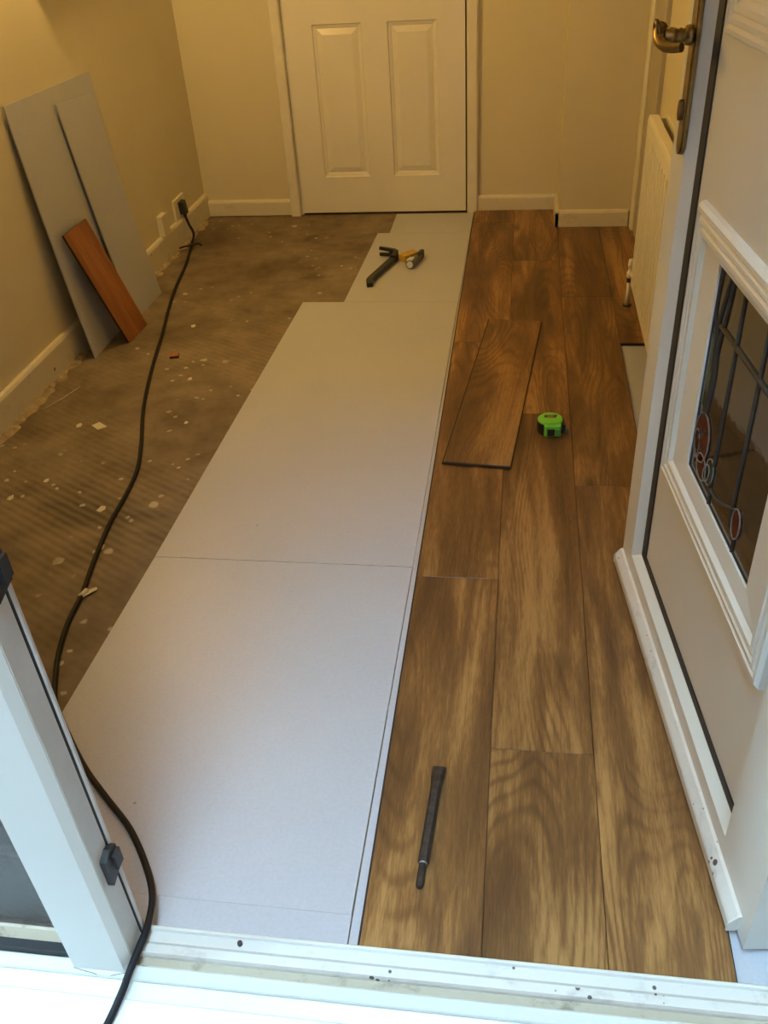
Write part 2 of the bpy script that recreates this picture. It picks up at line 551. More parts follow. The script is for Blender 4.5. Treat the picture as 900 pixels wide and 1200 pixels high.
skirting('baseboard_back_right', 'cream skirting board right of the panelled door', (-0.198, YB), (0.172, YB), (0, -1), h=0.080, gap=0.008)
skirting('baseboard_pier', 'cream skirting board along the foot of the boxed pier', (0.157, YBOX), (0.474, YBOX), (0, -1), h=0.084, gap=0.010)
skirting('baseboard_pier_side', 'short return of skirting on the side of the boxed pier', (0.172, YB - 0.017), (0.172, YBOX - 0.016), (-1, 0), h=0.082, gap=0.010)

# crumbled plaster edge along the foot of the left wall
rub = MB()
random.seed(3)
row = []
y = 2.0
while y < 4.32:
    x = wallx(y) + 0.018
    row.append((y, x, 0.006 + random.random() * 0.026, 0.004 + random.random() * 0.010))
    y += 0.012 + random.random() * 0.02
for i in range(len(row) - 1):
    (y0, x0, w0, h0), (y1, x1, w1, h1) = row[i], row[i + 1]
    rub.poly([(x0, y0, 0), (x0, y0, h0), (x0 + w0, y0, 0), (x1, y1, 0), (x1, y1, h1), (x1 + w1, y1, 0)],
             [(1, 2, 5, 4), (0, 1, 4, 3), (0, 3, 5, 2)])
o = obj('plaster_crumbs', rub, 'plaster', floor)
o['kind'] = 'stuff'

# ------------------------------------------------------------------ back door (door_1)
d1 = thing('door_1', 'closed white panelled door in the end wall', 'door', (0, YB, 0), kind='structure')
yd = -0.012                         # leaf face, local to the back wall
panels = [(-0.926, -0.708), (-0.593, -0.378)]
zl = [(0.180, 0.828), (0.965, 1.88)]
xs = [DX0 + 0.003, panels[0][0], panels[0][1], panels[1][0], panels[1][1], DX1 - 0.003]
zs = [0.012, zl[0][0], zl[0][1], zl[1][0], zl[1][1], 2.00]
leaf = obj('leaf', MB().plate(xs, zs, yd, yd + 0.04, {(1, 1), (3, 1), (1, 3), (3, 3)}), 'doorw', d1)
for (a, b) in panels:
    for (z0, z1) in zl:
        prof = [(0, yd), (0.003, yd + 0.007), (0.014, yd + 0.010), (0.018, yd + 0.013), (0.040, yd + 0.005), (0.044, yd + 0.004)]
        m = MB().frame(a, b, z0, z1, prof)
        ins, yy = prof[-1]
        m.poly([(a + ins, yy, z0 + ins), (b - ins, yy, z0 + ins), (b - ins, yy, z1 - ins), (a + ins, yy, z1 - ins)], [(0, 1, 2, 3)])
        obj('panel', m, 'doorw', d1)
# frame: two jambs and a head, each a part
def arch(m, x0, x1):
    return m.prism([(x0, -0.020), (x0 + 0.006, -0.026), (x1 - 0.006, -0.026), (x1, -0.020), (x1, 0.0), (x0, 0.0)], 'z', 0.0, 2.06)
obj('architrave', arch(MB(), -1.110, DX0 - 0.010), 'trim', d1)
obj('architrave', arch(MB(), DX1 + 0.006, -0.200), 'trim', d1)
obj('architrave', MB().box(-1.110, -0.200, -0.024, 0.0, 2.005, 2.06), 'trim', d1)
obj('jamb', MB().box(DX0 - 0.020, DX0 - 0.001, 0.0, 0.10, 0.0, 2.03), 'trim', d1)
obj('jamb', MB().box(DX1 + 0.002, DX1 + 0.020, 0.0, 0.10, 0.0, 2.03), 'trim', d1)
obj('gap_shade_sheet', MB().box(DX0 - 0.001, DX1 + 0.002, 0.05, 0.07, 0.0, 2.03), 'hdf_or_gap', d1)  # dark sheet filling the doorway, stands in for shade in the door gaps

# side doorway trim in the right wall
d3 = thing('trim_1', 'cream door casing on the side wall next to the pier', 'door casing', (XR, 4.03, 0), kind='structure')
obj('architrave', MB().prism([(-0.028, 0.075), (-0.034, 0.066), (-0.034, 0.010), (-0.026, 0.0), (0.0, 0.0), (0.0, 0.075)], 'z', 0.0, 2.06), 'trim', d3)
obj('shadow_gap', MB().box(-0.006, -0.0005, -0.012, -0.0005, 0.0, 2.06), 'hdf_or_gap', d3)
obj('casing_board', MB().prism([(-0.020, -0.012), (-0.022, -0.018), (-0.022, -0.270), (-0.016, -0.280), (-0.0005, -0.280), (-0.0005, -0.012)], 'z', 0.0, 2.06), 'casing', d3)

# ------------------------------------------------------------------ entrance frame: sill (trim_2) and side light (window_1)
sill = thing('trim_2', 'dirty white plastic door sill with grooved track', 'door sill', (0, 0.66, 0), kind='structure')
SX0, SX1 = -1.62, 0.49
def P(pairs):
    return [(y - 0.66, z) for y, z in pairs]
obj('inner_lip', MB().prism(P([(0.712, -0.02), (0.712, 0.033), (0.7095, 0.036), (0.7055, 0.036), (0.704, 0.032), (0.704, -0.02)]), 'x', SX0, SX1), 'upvc', sill)
obj('track', MB().prism(P([(0.704, -0.02), (0.704, 0.031), (0.6885, 0.028), (0.6870, 0.0235), (0.6850, 0.0235), (0.6840, 0.028), (0.6720, 0.026), (0.6700, 0.020), (0.6700, -0.02)]), 'x', SX0, SX1), 'upvc_dirty', sill)
obj('gutter', MB().prism(P([(0.6700, -0.02), (0.6700, 0.013), (0.6560, 0.011), (0.6560, -0.02)]), 'x', SX0, SX1), 'upvc_grime', sill)
obj('outer_rail', MB().prism(P([(0.6560, -0.03), (0.6560, 0.016), (0.6530, 0.0185), (0.6400, 0.006), (0.6385, 0.002), (0.6385, -0.03)]), 'x', SX0, SX1), 'upvc', sill)
obj('cill_step', MB().prism(P([(0.6380, -0.04), (0.6380, 0.001), (0.6360, 0.0025), (0.6130, -0.0035), (0.6120, -0.006), (0.6120, -0.04)]), 'x', SX0, SX1), 'upvc', sill)
obj('cill', MB().prism(P([(0.6120, -0.06), (0.6120, -0.0055), (0.42, -0.024), (0.415, -0.032), (0.415, -0.06)]), 'x', SX0, SX1), 'cill', sill)
random.seed(11)
for (x, yv, r) in ((-0.395, 0.697, 0.0042),):
    ring = [(x + math.cos(k * math.pi / 4) * r, yv - 0.66 + math.sin(k * math.pi / 4) * r) for k in range(8)]
    obj('screw', MB().prism(ring, 'z', 0.027, 0.0345), 'steel', sill)

win = thing('window_1', 'white plastic side window with obscure glass beside the entrance', 'window', (-0.61, 0.66, 0), kind='structure')
wx, wy = 0.61, -0.66
mx0, mx1 = -0.655, -0.562
mul = [(mx0, 0.650), (mx0 + 0.004, 0.6445), (mx1 - 0.006, 0.6445), (mx1 + 0.004, 0.658), (mx1 + 0.004, 0.702), (mx0, 0.702)]
obj('mullion', MB().prism([(x + wx, y + wy) for x, y in mul], 'z', 0.004, 2.10), 'upvc', win)
obj('mullion_reveal', MB().box(mx1 + 0.004 + wx, mx1 + 0.0052 + wx, 0.660 + wy, 0.698 + wy, 0.03, 2.09), 'upvc_grey', win)
obj('gasket', MB().box(mx1 + 0.003 + wx, mx1 + 0.0060 + wx, 0.6995 + wy, 0.7025 + wy, 0.03, 2.09), 'rubber', win)
obj('mullion_flange', MB().prism([(mx0 + wx, 0.702 + wy), (mx1 + 0.005 + wx, 0.7025 + wy), (mx1 + 0.0085 + wx, 0.7045 + wy), (mx1 + 0.0085 + wx, 0.709 + wy), (mx0 + wx, 0.712 + wy)], 'z', 0.03, 2.10), 'upvc_grey', win)
obj('frame_head', MB().box(-1.60 + wx, SX1 + wx, 0.645 + wy, 0.712 + wy, 2.05, 2.12), 'upvc', win)
obj('frame_post', MB().box(-1.605 + wx, -1.54 + wx, 0.645 + wy, 0.712 + wy, 0.0, 2.05), 'upvc', win)
# mitred foot welded over the bottom rail, with its two seams
def rz(y):
    return 0.0185 + (y - 0.6530) * (0.0125 / 0.0130)
foot = [(mx0 + 0.003, 0.6446), (-0.613, 0.6402), (-0.590, 0.6402), (mx1 - 0.006, 0.6446)]
obj('mitre_foot', MB().hexa([(x + wx, y + wy, rz(y) - 0.002) for x, y in foot] + [(x + wx, y + wy, rz(y) + 0.0005) for x, y in foot]), 'upvc', win)
for (p, q) in ((foot[0], foot[1]), (foot[2], foot[3])):
    obj('weld_seam', MB().tube([(p[0] + wx, p[1] + wy - 0.0003, rz(p[1]) + 0.0003), (q[0] + wx, q[1] + wy - 0.0003, rz(q[1]) + 0.0003)], 0.0005, 6), 'rubber', win)
obj('bottom_bead', MB().prism([(0.700 + wy, 0.030), (0.692 + wy, 0.052), (0.680 + wy, 0.046), (0.670 + wy, 0.030)], 'x', -1.54 + wx, mx0 + wx), 'upvc_grime', win)
obj('bottom_gasket', MB().box(-1.54 + wx, mx0 + wx, 0.6565 + wy, 0.6705 + wy, 0.012, 0.031), 'rubber', win)
obj('pane', MB().box(-1.54 + wx, mx0 + wx, 0.684 + wy, 0.688 + wy, 0.045, 2.05), 'glass_obs', win)
# lock keeps screwed to the reveal
def keep(z):
    m = MB()
    x = mx1 + 0.0045 + wx
    m.prism([(0.671 + wy, z - 0.030), (0.699 + wy, z - 0.022), (0.706 + wy, z - 0.022), (0.706 + wy, z + 0.022), (0.690 + wy, z + 0.030), (0.671 + wy, z + 0.024)], 'x', x, x + 0.011)
    k = obj('lock_keep', m, 'black', win, bevel=0.0012)
    obj('keep_lug', MB().box(x + 0.011, x + 0.016, 0.686 + wy, 0.704 + wy, z - 0.012, z + 0.018), 'black', k)
    return k
keep(0.237)
keep(0.775)

# right jamb of the entrance frame
obj('hinge_jamb', MB().prism([(0.425, -0.015), (0.425, 0.045), (0.515, 0.052), (0.515, -0.015)], 'z', 0.0, 2.05), 'upvc', sill)

# ------------------------------------------------------------------ laminate planks: pieces of the floor
PZ0, PZ1 = 0.005, 0.013
A, B, Cc, D = -0.213, -0.0235, 0.1670, 0.3515
def plank(x0, x1, y0, y1, parent=floor, name='plank'):
    g = 0.0005
    cx_, cy_ = (x0 + x1) / 2, (y0 + y1) / 2
    m = MB().cbox(x0 + g - cx_, x1 - g - cx_, y0 + g - cy_, y1 - g - cy_, 0, PZ1 - PZ0, 0.0006)
    o = obj(name, m, 'wood', parent, (cx_, cy_, PZ0))
    return o
cols = [
    (A, B, [0.713, 1.620, 2.893, 4.165, YB - 0.018]),
    (B, Cc, [0.713, 1.126, 2.399, 3.672, YB - 0.018]),
    (Cc, D, [0.713, 2.017, 3.290, YBOX - 0.017]),
    (D, 0.500, [2.889, YBOX - 0.019]),
]
planks = []
for (x0, x1, ys) in cols:
    for i in range(len(ys) - 1):
        planks.append(plank(x0, x1, ys[i], ys[i + 1]))
# dark core and tongue along the open edge of the laid planks
obj('plank_tongue', MB().box(A - 0.0035, A + 0.0004, 0.713, YB - 0.02, PZ0, PZ0 + 0.0045), 'hdf_or_gap', floor)
obj('plank_core', MB().box(A - 0.0008, A + 0.0006, 0.713, YB - 0.02, PZ0 + 0.0045, PZ1 - 0.001), 'hdf_or_gap', floor)
obj('plank_core', MB().box(D, 0.500, 2.8862, 2.8900, PZ0, PZ1 - 0.0008), 'hdf_or_gap', floor)
obj('plank_core', MB().box(D - 0.0006, D + 0.0012, 0.713, 2.887, PZ0, PZ1 - 0.001), 'hdf_or_gap', floor)

# ------------------------------------------------------------------ underlay boards
def quadboard(name, pts, label, z0=0.0, t=0.005, mat='board', group=None, lift=None):
    cx_ = sum(p[0] for p in pts) / 4
    cy_ = sum(p[1] for p in pts) / 4
    m = MB()
    lo = [(p[0] - cx_, p[1] - cy_, 0) for p in pts]
    hi = [(p[0] - cx_, p[1] - cy_, t) for p in pts]
    m.hexa(lo + hi)
    o = obj(name, m, mat, None, (cx_, cy_, z0))
    return tag(o, label, 'underlay board', group)
UG = 'grey underlay boards on the floor'
quadboard('underlay_board', [(-0.912, 0.7797), (-0.2345, 0.7757), (-0.2292, 1.6605), (-0.877, 1.6615)], 'grey underlay board next to the sill-side strip, with the black cable across its corner', group=UG)
quadboard('underlay_board', [(-0.877, 1.6635), (-0.2285, 1.6625), (-0.2260, 2.486), (-0.853, 2.488)], 'plain grey underlay board second from the entrance sill in the row', t=0.0053, group=UG)
quadboard('underlay_board', [(-0.853, 2.489), (-0.2262, 2.487), (-0.2235, 3.262), (-0.830, 3.262)], 'plain grey underlay board third from the sill, beside the loose plank', t=0.0051, group=UG)
quadboard('underlay_board', [(-0.667, 3.2645), (-0.2230, 3.2645), (-0.2195, 4.060), (-0.643, 4.060)], 'narrower grey underlay board carrying the pry bar', t=0.0046, group=UG)
quadboard('underlay_board', [(-0.588, 4.0610), (-0.2195, 4.0610), (-0.2180, 4.335), (-0.588, 4.335)], 'short grey underlay offcut against the panelled door', t=0.0046, group=UG)
quadboard('underlay_board', [(-0.905, 0.7135), (-0.2335, 0.7135), (-0.2335, 0.7755), (-0.905, 0.7795)], 'narrow strip of grey underlay along the entrance sill', t=0.0046, group=UG)
quadboard('underlay_board', [(-0.2315, 0.7135), (A - 0.0035, 0.7135), (A - 0.0035, 4.335), (-0.2165, 4.335)], 'thin sliver of grey underlay along the open plank edge', t=0.0044, group=UG)
quadboard('underlay_board', [(D + 0.0014, 0.7135), (0.506, 0.7135), (0.506, 2.884), (D + 0.0014, 2.884)], 'strip of grey underlay below the open door and radiator', t=0.0044, group=UG)

# ------------------------------------------------------------------ boards leaning on the left wall
def sheet(name, bl, br, tl, tr, t, mat, label, cat, bow=0.0, nseg=10, parent=None):
    """sheet between four corners, thickened along its normal towards the room, bowed in the middle"""
    bl, br, tl, tr = map(Vector, (bl, br, tl, tr))
    base = (bl + br) / 2
    n = (br - bl).cross(tl - bl).normalized()
    if n.x < 0:
        n = -n
    m = MB()
    pts = []
    for i in range(nseg + 1):
        k = i / nseg
        sag = bow * 4 * k * (1 - k)
        l = bl.lerp(tl, k) - n * sag - base
        r = br.lerp(tr, k) - n * sag - base
        pts += [l, r, r + n * t, l + n * t]
    fc = [(3, 2, 1, 0), tuple(range(nseg * 4, nseg * 4 + 4))]
    for i in range(nseg):
        for c in range(4):
            d = (c + 1) % 4
            fc.append((i * 4 + c, i * 4 + d, i * 4 + 4 + d, i * 4 + 4 + c))
    m.poly(pts, fc)
    o = obj(name, m, mat, parent, base)
    return tag(o, label, cat)
sheet('underlay_board', (-1.494, 2.772, 0.0), (-1.488, 3.395, 0.0), (-1.5685, 2.760, 0.846), (-1.5605, 3.392, 0.832), 0.005, 'board',
      'wide grey underlay board leaning against the cream wall', 'underlay board', bow=0.006)
sheet('underlay_board', (-1.462, 3.098, 0.0), (-1.452, 3.372, 0.0), (-1.5485, 3.060, 0.789), (-1.5440, 3.342, 0.768), 0.005, 'board',
      'narrow grey underlay board leaning on the wide board', 'underlay board', bow=0.006)
oc = thing('plank_offcut', 'short reddish laminate offcut leaning on the grey boards', 'plank', (-1.41, 2.98, 0))
bl, br, tl, tr = Vector((-1.418, 2.900, 0.0)), Vector((-1.406, 3.060, 0.0)), Vector((-1.5135, 2.806, 0.430)), Vector((-1.508, 2.982, 0.431))
nn = (br - bl).cross(tl - bl).normalized()
if nn.x < 0:
    nn = -nn
org = Vector((-1.41, 2.98, 0))
m = MB().hexa([p - org for p in (bl, br, tr, tl)] + [p + nn * 0.007 - org for p in (bl, br, tr, tl)])
obj('fibre_core', m, 'hdf_or_gap', oc)
ax = (tl - bl).normalized()
# decor face in its own frame so the grain runs along the piece
yv = ax
xv = (br - bl - yv * (br - bl).dot(yv)).normalized()
zv = xv.cross(yv)
mat4 = Matrix((xv, yv, zv)).transposed().to_4x4()
mat4.translation = (bl + br) / 2 + nn * 0.007 - org
inv = mat4.inverted()
loc8 = [inv @ (p + nn * h - org) for h in (0.007, 0.0085) for p in (bl, br, tr, tl)]
fo = obj('decor_face', MB().hexa(loc8), 'wood_red', oc)
fo.matrix_local = mat4

# ------------------------------------------------------------------ loose plank on the laid floor
lp = thing('laminate_plank', 'loose oak laminate plank lying askew on the laid planks', 'plank', (-0.0503, 2.580, PZ1), (0, 0, math.radians(-5.5)))
obj('decor_board', MB().cbox(-0.0925, 0.0925, -0.482, 0.482, 0.0015, 0.0085, 0.0008), 'wood', lp)
obj('tongue', MB().box(-0.0965, -0.0924, -0.482, 0.482, 0.001, 0.0070), 'hdf_or_gap', lp)
obj('tongue', MB().box(-0.0965, 0.0925, -0.4865, -0.4819, 0.001, 0.0070), 'hdf_or_gap', lp)
obj('groove', MB().box(0.0924, 0.0945, -0.482, 0.482, 0.0005, 0.0035), 'hdf_or_gap', lp)
obj('backing', MB().box(-0.0920, 0.0920, -0.481, 0.481, 0.0, 0.0015), 'hdf_or_gap', lp)

# ------------------------------------------------------------------ open entrance door (door_2)
ang = math.atan2(0.99338295, -0.11484909)
LZ = 0.020
d2 = thing('door_2', 'open white plastic entrance door with leaded glass', 'door', (0.367, 0.771, LZ), (0, 0, ang), kind='structure')
W, HT = 0.930, 2.00
def z(a):
    return a - LZ
# sash: two stiles and two rails with a sloped glazing rebate towards the panel
IN_S0, IN_S1, IN_Z0, IN_Z1 = 0.150, 0.826, z(0.122), 1.89
ch = 0.026
obj('hinge_stile', MB().prism([(0, 0), (IN_S0 - 0.012, 0), (IN_S0, -0.018), (IN_S0, -0.06), (0.006, -0.062), (0, -0.055)], 'z', 0, HT), 'upvc', d2)
obj('lock_stile', MB().prism([(IN_S1 + ch, 0), (W - 0.003, 0), (W, -0.003), (W, -0.06), (IN_S1, -0.06), (IN_S1, -0.018)], 'z', 0, HT), 'upvc', d2)
obj('bottom_rail', MB().prism([(0, 0), (0, IN_Z0 - 0.022), (-0.018, IN_Z0), (-0.06, IN_Z0), (-0.06, 0)], 'x', IN_S0 - 0.012, IN_S1 + ch), 'upvc', d2)
obj('top_rail', MB().prism([(0, IN_Z1 + ch), (0, HT), (-0.06, HT), (-0.06, IN_Z1), (-0.018, IN_Z1)], 'x', IN_S0 - 0.012, IN_S1 + ch), 'upvc', d2)
gk = 0.0150
obj('gasket', MB().box(IN_S1 - 0.027, IN_S1 + 0.002, -0.024, -0.0150, IN_Z0, IN_Z1), 'rubber', d2)
obj('gasket', MB().box(IN_S0 - 0.002, IN_S0 + gk, -0.024, -0.0150, IN_Z0, IN_Z1), 'rubber', d2)
obj('gasket', MB().box(IN_S0, IN_S1, -0.024, -0.0150, IN_Z0 - 0.002, IN_Z0 + gk), 'rubber', d2)
obj('gasket', MB().box(IN_S0, IN_S1, -0.024, -0.0150, IN_Z1 - gk, IN_Z1 + 0.002), 'rubber', d2)
# inset panel with two glazed openings
GS0, GS1 = 0.296, 0.637
G1, G2 = (z(0.478), z(0.846)), (z(1.235), z(1.75))
pn = obj('door_panel', MB().plate([IN_S0, GS0, GS1, IN_S1], [IN_Z0, G1[0], G1[1], G2[0], G2[1], IN_Z1], -0.050, -0.018, {(1, 1), (1, 3)}), 'upvc', d2)
MS0, MS1 = 0.176, 0.757
def glazing(z0, z1, g):
    fr = [(0.000, -0.018), (0.001, -0.010), (0.006, -0.004), (0.012, -0.0035), (0.017, -0.0075), (0.021, -0.0040), (0.027, -0.0035), (0.032, -0.0075),
          (0.036, -0.0040), (0.044, -0.0045), (0.052, -0.011)]
    m = MB().frame(MS0, MS1, z0, z1, fr, smooth=False)
    ix = GS0 - MS0
    iz = g[0] - z0
    # flat inner cassette between moulding and glass
    a = 0.052
    o_ = [(MS0 + a, z0 + a), (MS1 - a, z0 + a), (MS1 - a, z1 - a), (MS0 + a, z1 - a)]
    i_ = [(GS0, g[0]), (GS1, g[0]), (GS1, g[1]), (GS0, g[1])]
    pts = [(x, -0.011, zz) for x, zz in o_] + [(x, -0.0145, zz) for x, zz in i_] + [(x, -0.0245, zz) for x, zz in i_]
    fc = []
    for c in range(4):
        d = (c + 1) % 4
        fc += [(c, d, 4 + d, 4 + c), (4 + c, 4 + d, 8 + d, 8 + c)]
    m.poly(pts, fc)
    return obj('glazing_frame', m, 'upvc', d2)
glazing(z(0.392), z(0.908), G1)
glazing(z(1.146), z(1.85), G2)
def lead(parent, pts, w=0.0032, yy=-0.0190):
    return obj('lead_came', MB().tube([(p[0], yy, p[1]) for p in pts], w, 6), 'lead', parent)
def blob(parent, name, cx_, cz_, rx, rz, mat, rot=0.0, yy=-0.0195, t=0.004, pw=1.0, border=True):
    ring = []
    for k in range(14):
        g = 2 * math.pi * k / 14
        x = math.copysign(abs(math.cos(g)) ** pw, math.cos(g)) * rx
        q = math.copysign(abs(math.sin(g)) ** pw, math.sin(g)) * rz
        ring.append((cx_ + x * math.cos(rot) - q * math.sin(rot), cz_ + x * math.sin(rot) + q * math.cos(rot)))
    m = MB().prism([(a, b) for a, b in ring], 'y', yy - t / 2, yy + t / 2)
    o_ = obj(name, m, mat, parent)
    if border:
        obj('lead_border', MB().tube([(a, yy + 0.002, b) for a, b in ring + ring[:1]], 0.0013, 5, caps=False), 'came_lt', parent)
    return o_
def leaded_pane(g0, g1):
    p = obj('pane', MB().box(GS0 - 0.004, GS1 + 0.004, -0.0240, -0.0200, g0 - 0.004, g1 + 0.004), 'glass_dark', d2)
    s1, h = GS1, g1 - g0
    obj('edge_seal', MB().box(GS1 - 0.004, GS1, -0.0200, -0.0185, g0, g1), 'rubber', p)
    obj('edge_seal', MB().box(GS0, GS1, -0.0200, -0.0185, g0, g0 + 0.0025), 'rubber', p)
    obj('edge_seal', MB().box(GS0, GS1, -0.0200, -0.0185, g1 - 0.002, g1), 'rubber', p)
    # straight cames
    for s in (s1 - 0.118, s1 - 0.225):
        lead(p, [(s, g0 + 0.03), (s, g1)], 0.0030)
    lead(p, [(GS0, g1 - 0.085), (s1 - 0.040, g1 - 0.085)], 0.0042)
    # curved stems sweeping up the lock side
    lead(p, catmull([(s1 - 0.034, 0, g0 + 0.115), (s1 - 0.040, 0, g0 + 0.19), (s1 - 0.046, 0, g0 + 0.26), (s1 - 0.052, 0, g1 - 0.07), (s1 - 0.060, 0, g1)], 5) and
         [(q[0], q[2]) for q in catmull([(s1 - 0.034, 0, g0 + 0.115), (s1 - 0.040, 0, g0 + 0.19), (s1 - 0.046, 0, g0 + 0.26), (s1 - 0.056, 0, g1 - 0.07), (s1 - 0.066, 0, g1)], 5)], 0.0034)
    lead(p, [(q[0], q[2]) for q in catmull([(s1 - 0.038, 0, g0 + 0.115), (s1 - 0.050, 0, g0 + 0.19), (s1 - 0.038, 0, g0 + 0.26), (s1 - 0.030, 0, g1 - 0.08), (s1 - 0.052, 0, g1)], 5)], 0.0030)
    lead(p, [(q[0], q[2]) for q in catmull([(s1 - 0.034, 0, g0 + 0.20), (s1 - 0.022, 0, g1 - 0.10), (s1 - 0.006, 0, g1 - 0.07), (s1 - 0.012, 0, g1)], 5)], 0.0026)
    obj('glass_piece', MB().box(s1 - 0.030, s1 - 0.004, -0.0200, -0.0192, g0 + 0.13, g1 - 0.11), 'glass_green', p)
    # rose, leaf and bud of coloured glass
    blob(p, 'petal', s1 - 0.044, g0 + 0.082, 0.036, 0.046, 'glass_red', 0.1)
    blob(p, 'petal', s1 - 0.064, g0 + 0.036, 0.026, 0.022, 'glass_red', 0.2)
    blob(p, 'petal', s1 - 0.024, g0 + 0.060, 0.014, 0.026, 'glass_red', -0.1)
    lead(p, [(s1 - 0.060, g0 + 0.105), (s1 - 0.045, g0 + 0.085), (s1 - 0.034, g0 + 0.098), (s1 - 0.026, g0 + 0.07)], 0.0014, -0.0172)
    lead(p, [(s1 - 0.065, g0 + 0.075), (s1 - 0.048, g0 + 0.060), (s1 - 0.030, g0 + 0.078)], 0.0014, -0.0172)
    blob(p, 'leaf_piece', s1 - 0.105, g0 + 0.052, 0.018, 0.026, 'glass_green', 0.25)
    blob(p, 'leaf_piece', s1 - 0.092, g0 + 0.042, 0.012, 0.020, 'glass_green', 0.5)
    blob(p, 'bud', s1 - 0.250, g0 + 0.052, 0.017, 0.026, 'glass_red', 0.0)
    lead(p, [(s1 - 0.250, g0 + 0.03), (s1 - 0.252, g0)], 0.0026)
    lead(p, [(s1 - 0.118, g0 + 0.03), (s1 - 0.122, g0)], 0.0026)
    lead(p, [(q[0], q[2]) for q in catmull([(s1 - 0.11, 0, g0 + 0.03), (s1 - 0.15, 0, g0 + 0.028), (s1 - 0.21, 0, g0 + 0.055), (s1 - 0.245, 0, g0 + 0.075)], 5)], 0.0024)
    return p
leaded_pane(*G1)
leaded_pane(*G2)
# rain deflector along the foot of the outer face
wbp = [(0.0, z(0.062)), (0.005, z(0.060)), (0.0155, z(0.046)), (0.0175, z(0.042)), (0.0175, z(0.024)), (0.004, z(0.024)), (0.0, z(0.030))]
bar_ = obj('weather_bar', MB().prism(wbp, 'x', 0.030, 0.925), 'upvc_dirty', d2)
for s in (0.027, 0.9252):
    obj('end_cap', MB().prism([(a * 1.08, b) for a, b in wbp], 'x', s, s + 0.003), 'upvc', bar_)
# lever handle on a long back plate
ps = 0.866
pl = []
for k in range(9):
    g = math.pi + math.pi * k / 8
    pl.append((ps + math.cos(g) * 0.019, z(0.971) + math.sin(g) * 0.019))
for k in range(9):
    g = math.pi * k / 8
    pl.append((ps + math.cos(g) * 0.019, z(1.215) + math.sin(g) * 0.019))
bp = obj('handle_plate', MB().prism(pl, 'y', 0.0, 0.0065), 'brass', d2, bevel=0.0015)
pl2 = [(ps + (a - ps) * 0.62, b) for a, b in pl]
obj('plate_ridge', MB().prism(pl2, 'y', 0.0065, 0.0088), 'brass', bp, bevel=0.0008)
cy_ring = [(ps + math.cos(k * math.pi / 6) * 0.0085, z(1.022) + math.sin(k * math.pi / 6) * (0.0165)) for k in range(12)]
obj('lock_cylinder', MB().prism(cy_ring, 'y', 0.0085, 0.0155), 'brass_dk', bp, bevel=0.001)
hz = z(1.132)
lv = obj('lever', MB().tube([(ps, t_, hz) for t_ in (0.006, 0.012, 0.018, 0.020, 0.023, 0.027, 0.031, 0.036, 0.041, 0.046, 0.050, 0.053)],
                            [0.0150, 0.0155, 0.0145, 0.0105, 0.0098, 0.0115, 0.0098, 0.0118, 0.0128, 0.0118, 0.0100, 0.0100], 16), 'brass', d2)
arm = [(q[0], q[1], q[2]) for q in catmull([(ps + 0.010, 0.054, hz + 0.014), (ps + 0.002, 0.060, hz + 0.006), (ps - 0.010, 0.061, hz - 0.004), (ps - 0.024, 0.056, hz - 0.010), (ps - 0.038, 0.046, hz - 0.011), (ps - 0.050, 0.036, hz - 0.009)], 6)]
nr = len(arm)
obj('lever_arm', MB().tube(arm, [0.0095 - 0.0025 * (i / nr) for i in range(nr)], 12), 'brass', lv)
obj('lever_scroll', MB().tube([(ps + 0.004 + math.cos(g) * 0.012, 0.062 + math.sin(g) * 0.003, hz + 0.008 + math.sin(g) * 0.013) for g in [k * math.pi / 6 for k in range(-2, 9)]], 0.0042, 8), 'brass_dk', lv)

# ------------------------------------------------------------------ radiator on the right wall
RX, RY0, RY1, RZ0, RZ1 = 0.402, 2.20, 3.185, 0.105, 0.672
rd = thing('radiator', 'cream ribbed panel radiator on the side wall behind the open door', 'radiator', (XR, (RY0 + RY1) / 2, 0))
rx, ry = -XR, -(RY0 + RY1) / 2
# corrugated face: profile across y, constant up z except flat top and bottom margins
prof = []
pitch = 0.058
yy = RY1 - 0.012
pts = [(RY1, 0.0), (RY1 - 0.008, 0.0)]
while yy - pitch > RY0:
    pts += [(yy, 0.0), (yy - 0.006, 0.014), (yy - 0.016, 0.014), (yy - 0.022, 0.0)]
    yy -= pitch
pts += [(RY0, 0.0)]
m = MB()
zsr = [RZ0, RZ0 + 0.028, RZ0 + 0.040, RZ1 - 0.062, RZ1 - 0.050, RZ1 - 0.012, RZ1]
for i, zz in enumerate(zsr):
    k = 1.0 if i in (2, 3) else 0.0
    back = 0.003 if i == len(zsr) - 1 else 0.0
    m.v += [(RX + rx + dx * k + back, yv_ + ry, zz) for yv_, dx in pts]
n_ = len(pts)
for i in range(len(zsr) - 1):
    for j in range(n_ - 1):
        m.f.append((i * n_ + j, i * n_ + j + 1, (i + 1) * n_ + j + 1, (i + 1) * n_ + j)); m.sm.append(False)
obj('ribbed_panel', m, 'rad', rd)
obj('back_panel', MB().box(RX + 0.055 + rx, RX + 0.062 + rx, RY0 + ry, RY1 + ry, RZ0, RZ1), 'rad', rd)
obj('end_panel', MB().box(RX + rx, RX + 0.062 + rx, RY1 + ry, RY1 + 0.003 + ry, RZ0, RZ1 - 0.01), 'rad', rd)
obj('end_panel', MB().box(RX + rx, RX + 0.062 + rx, RY0 - 0.003 + ry, RY0 + ry, RZ0, RZ1 - 0.01), 'rad', rd)
tg = MB()
tg.prism([(RX + 0.003 + rx, RZ1 - 0.0005), (RX + 0.006 + rx, RZ1 + 0.002), (RX + 0.030 + rx, RZ1 + 0.002), (RX + 0.034 + rx, RZ1 - 0.002), (RX + 0.034 + rx, RZ1 - 0.01), (RX + 0.003 + rx, RZ1 - 0.01)], 'y', RY0 + ry, RY1 + ry)
obj('top_cap', tg, 'rad', rd)
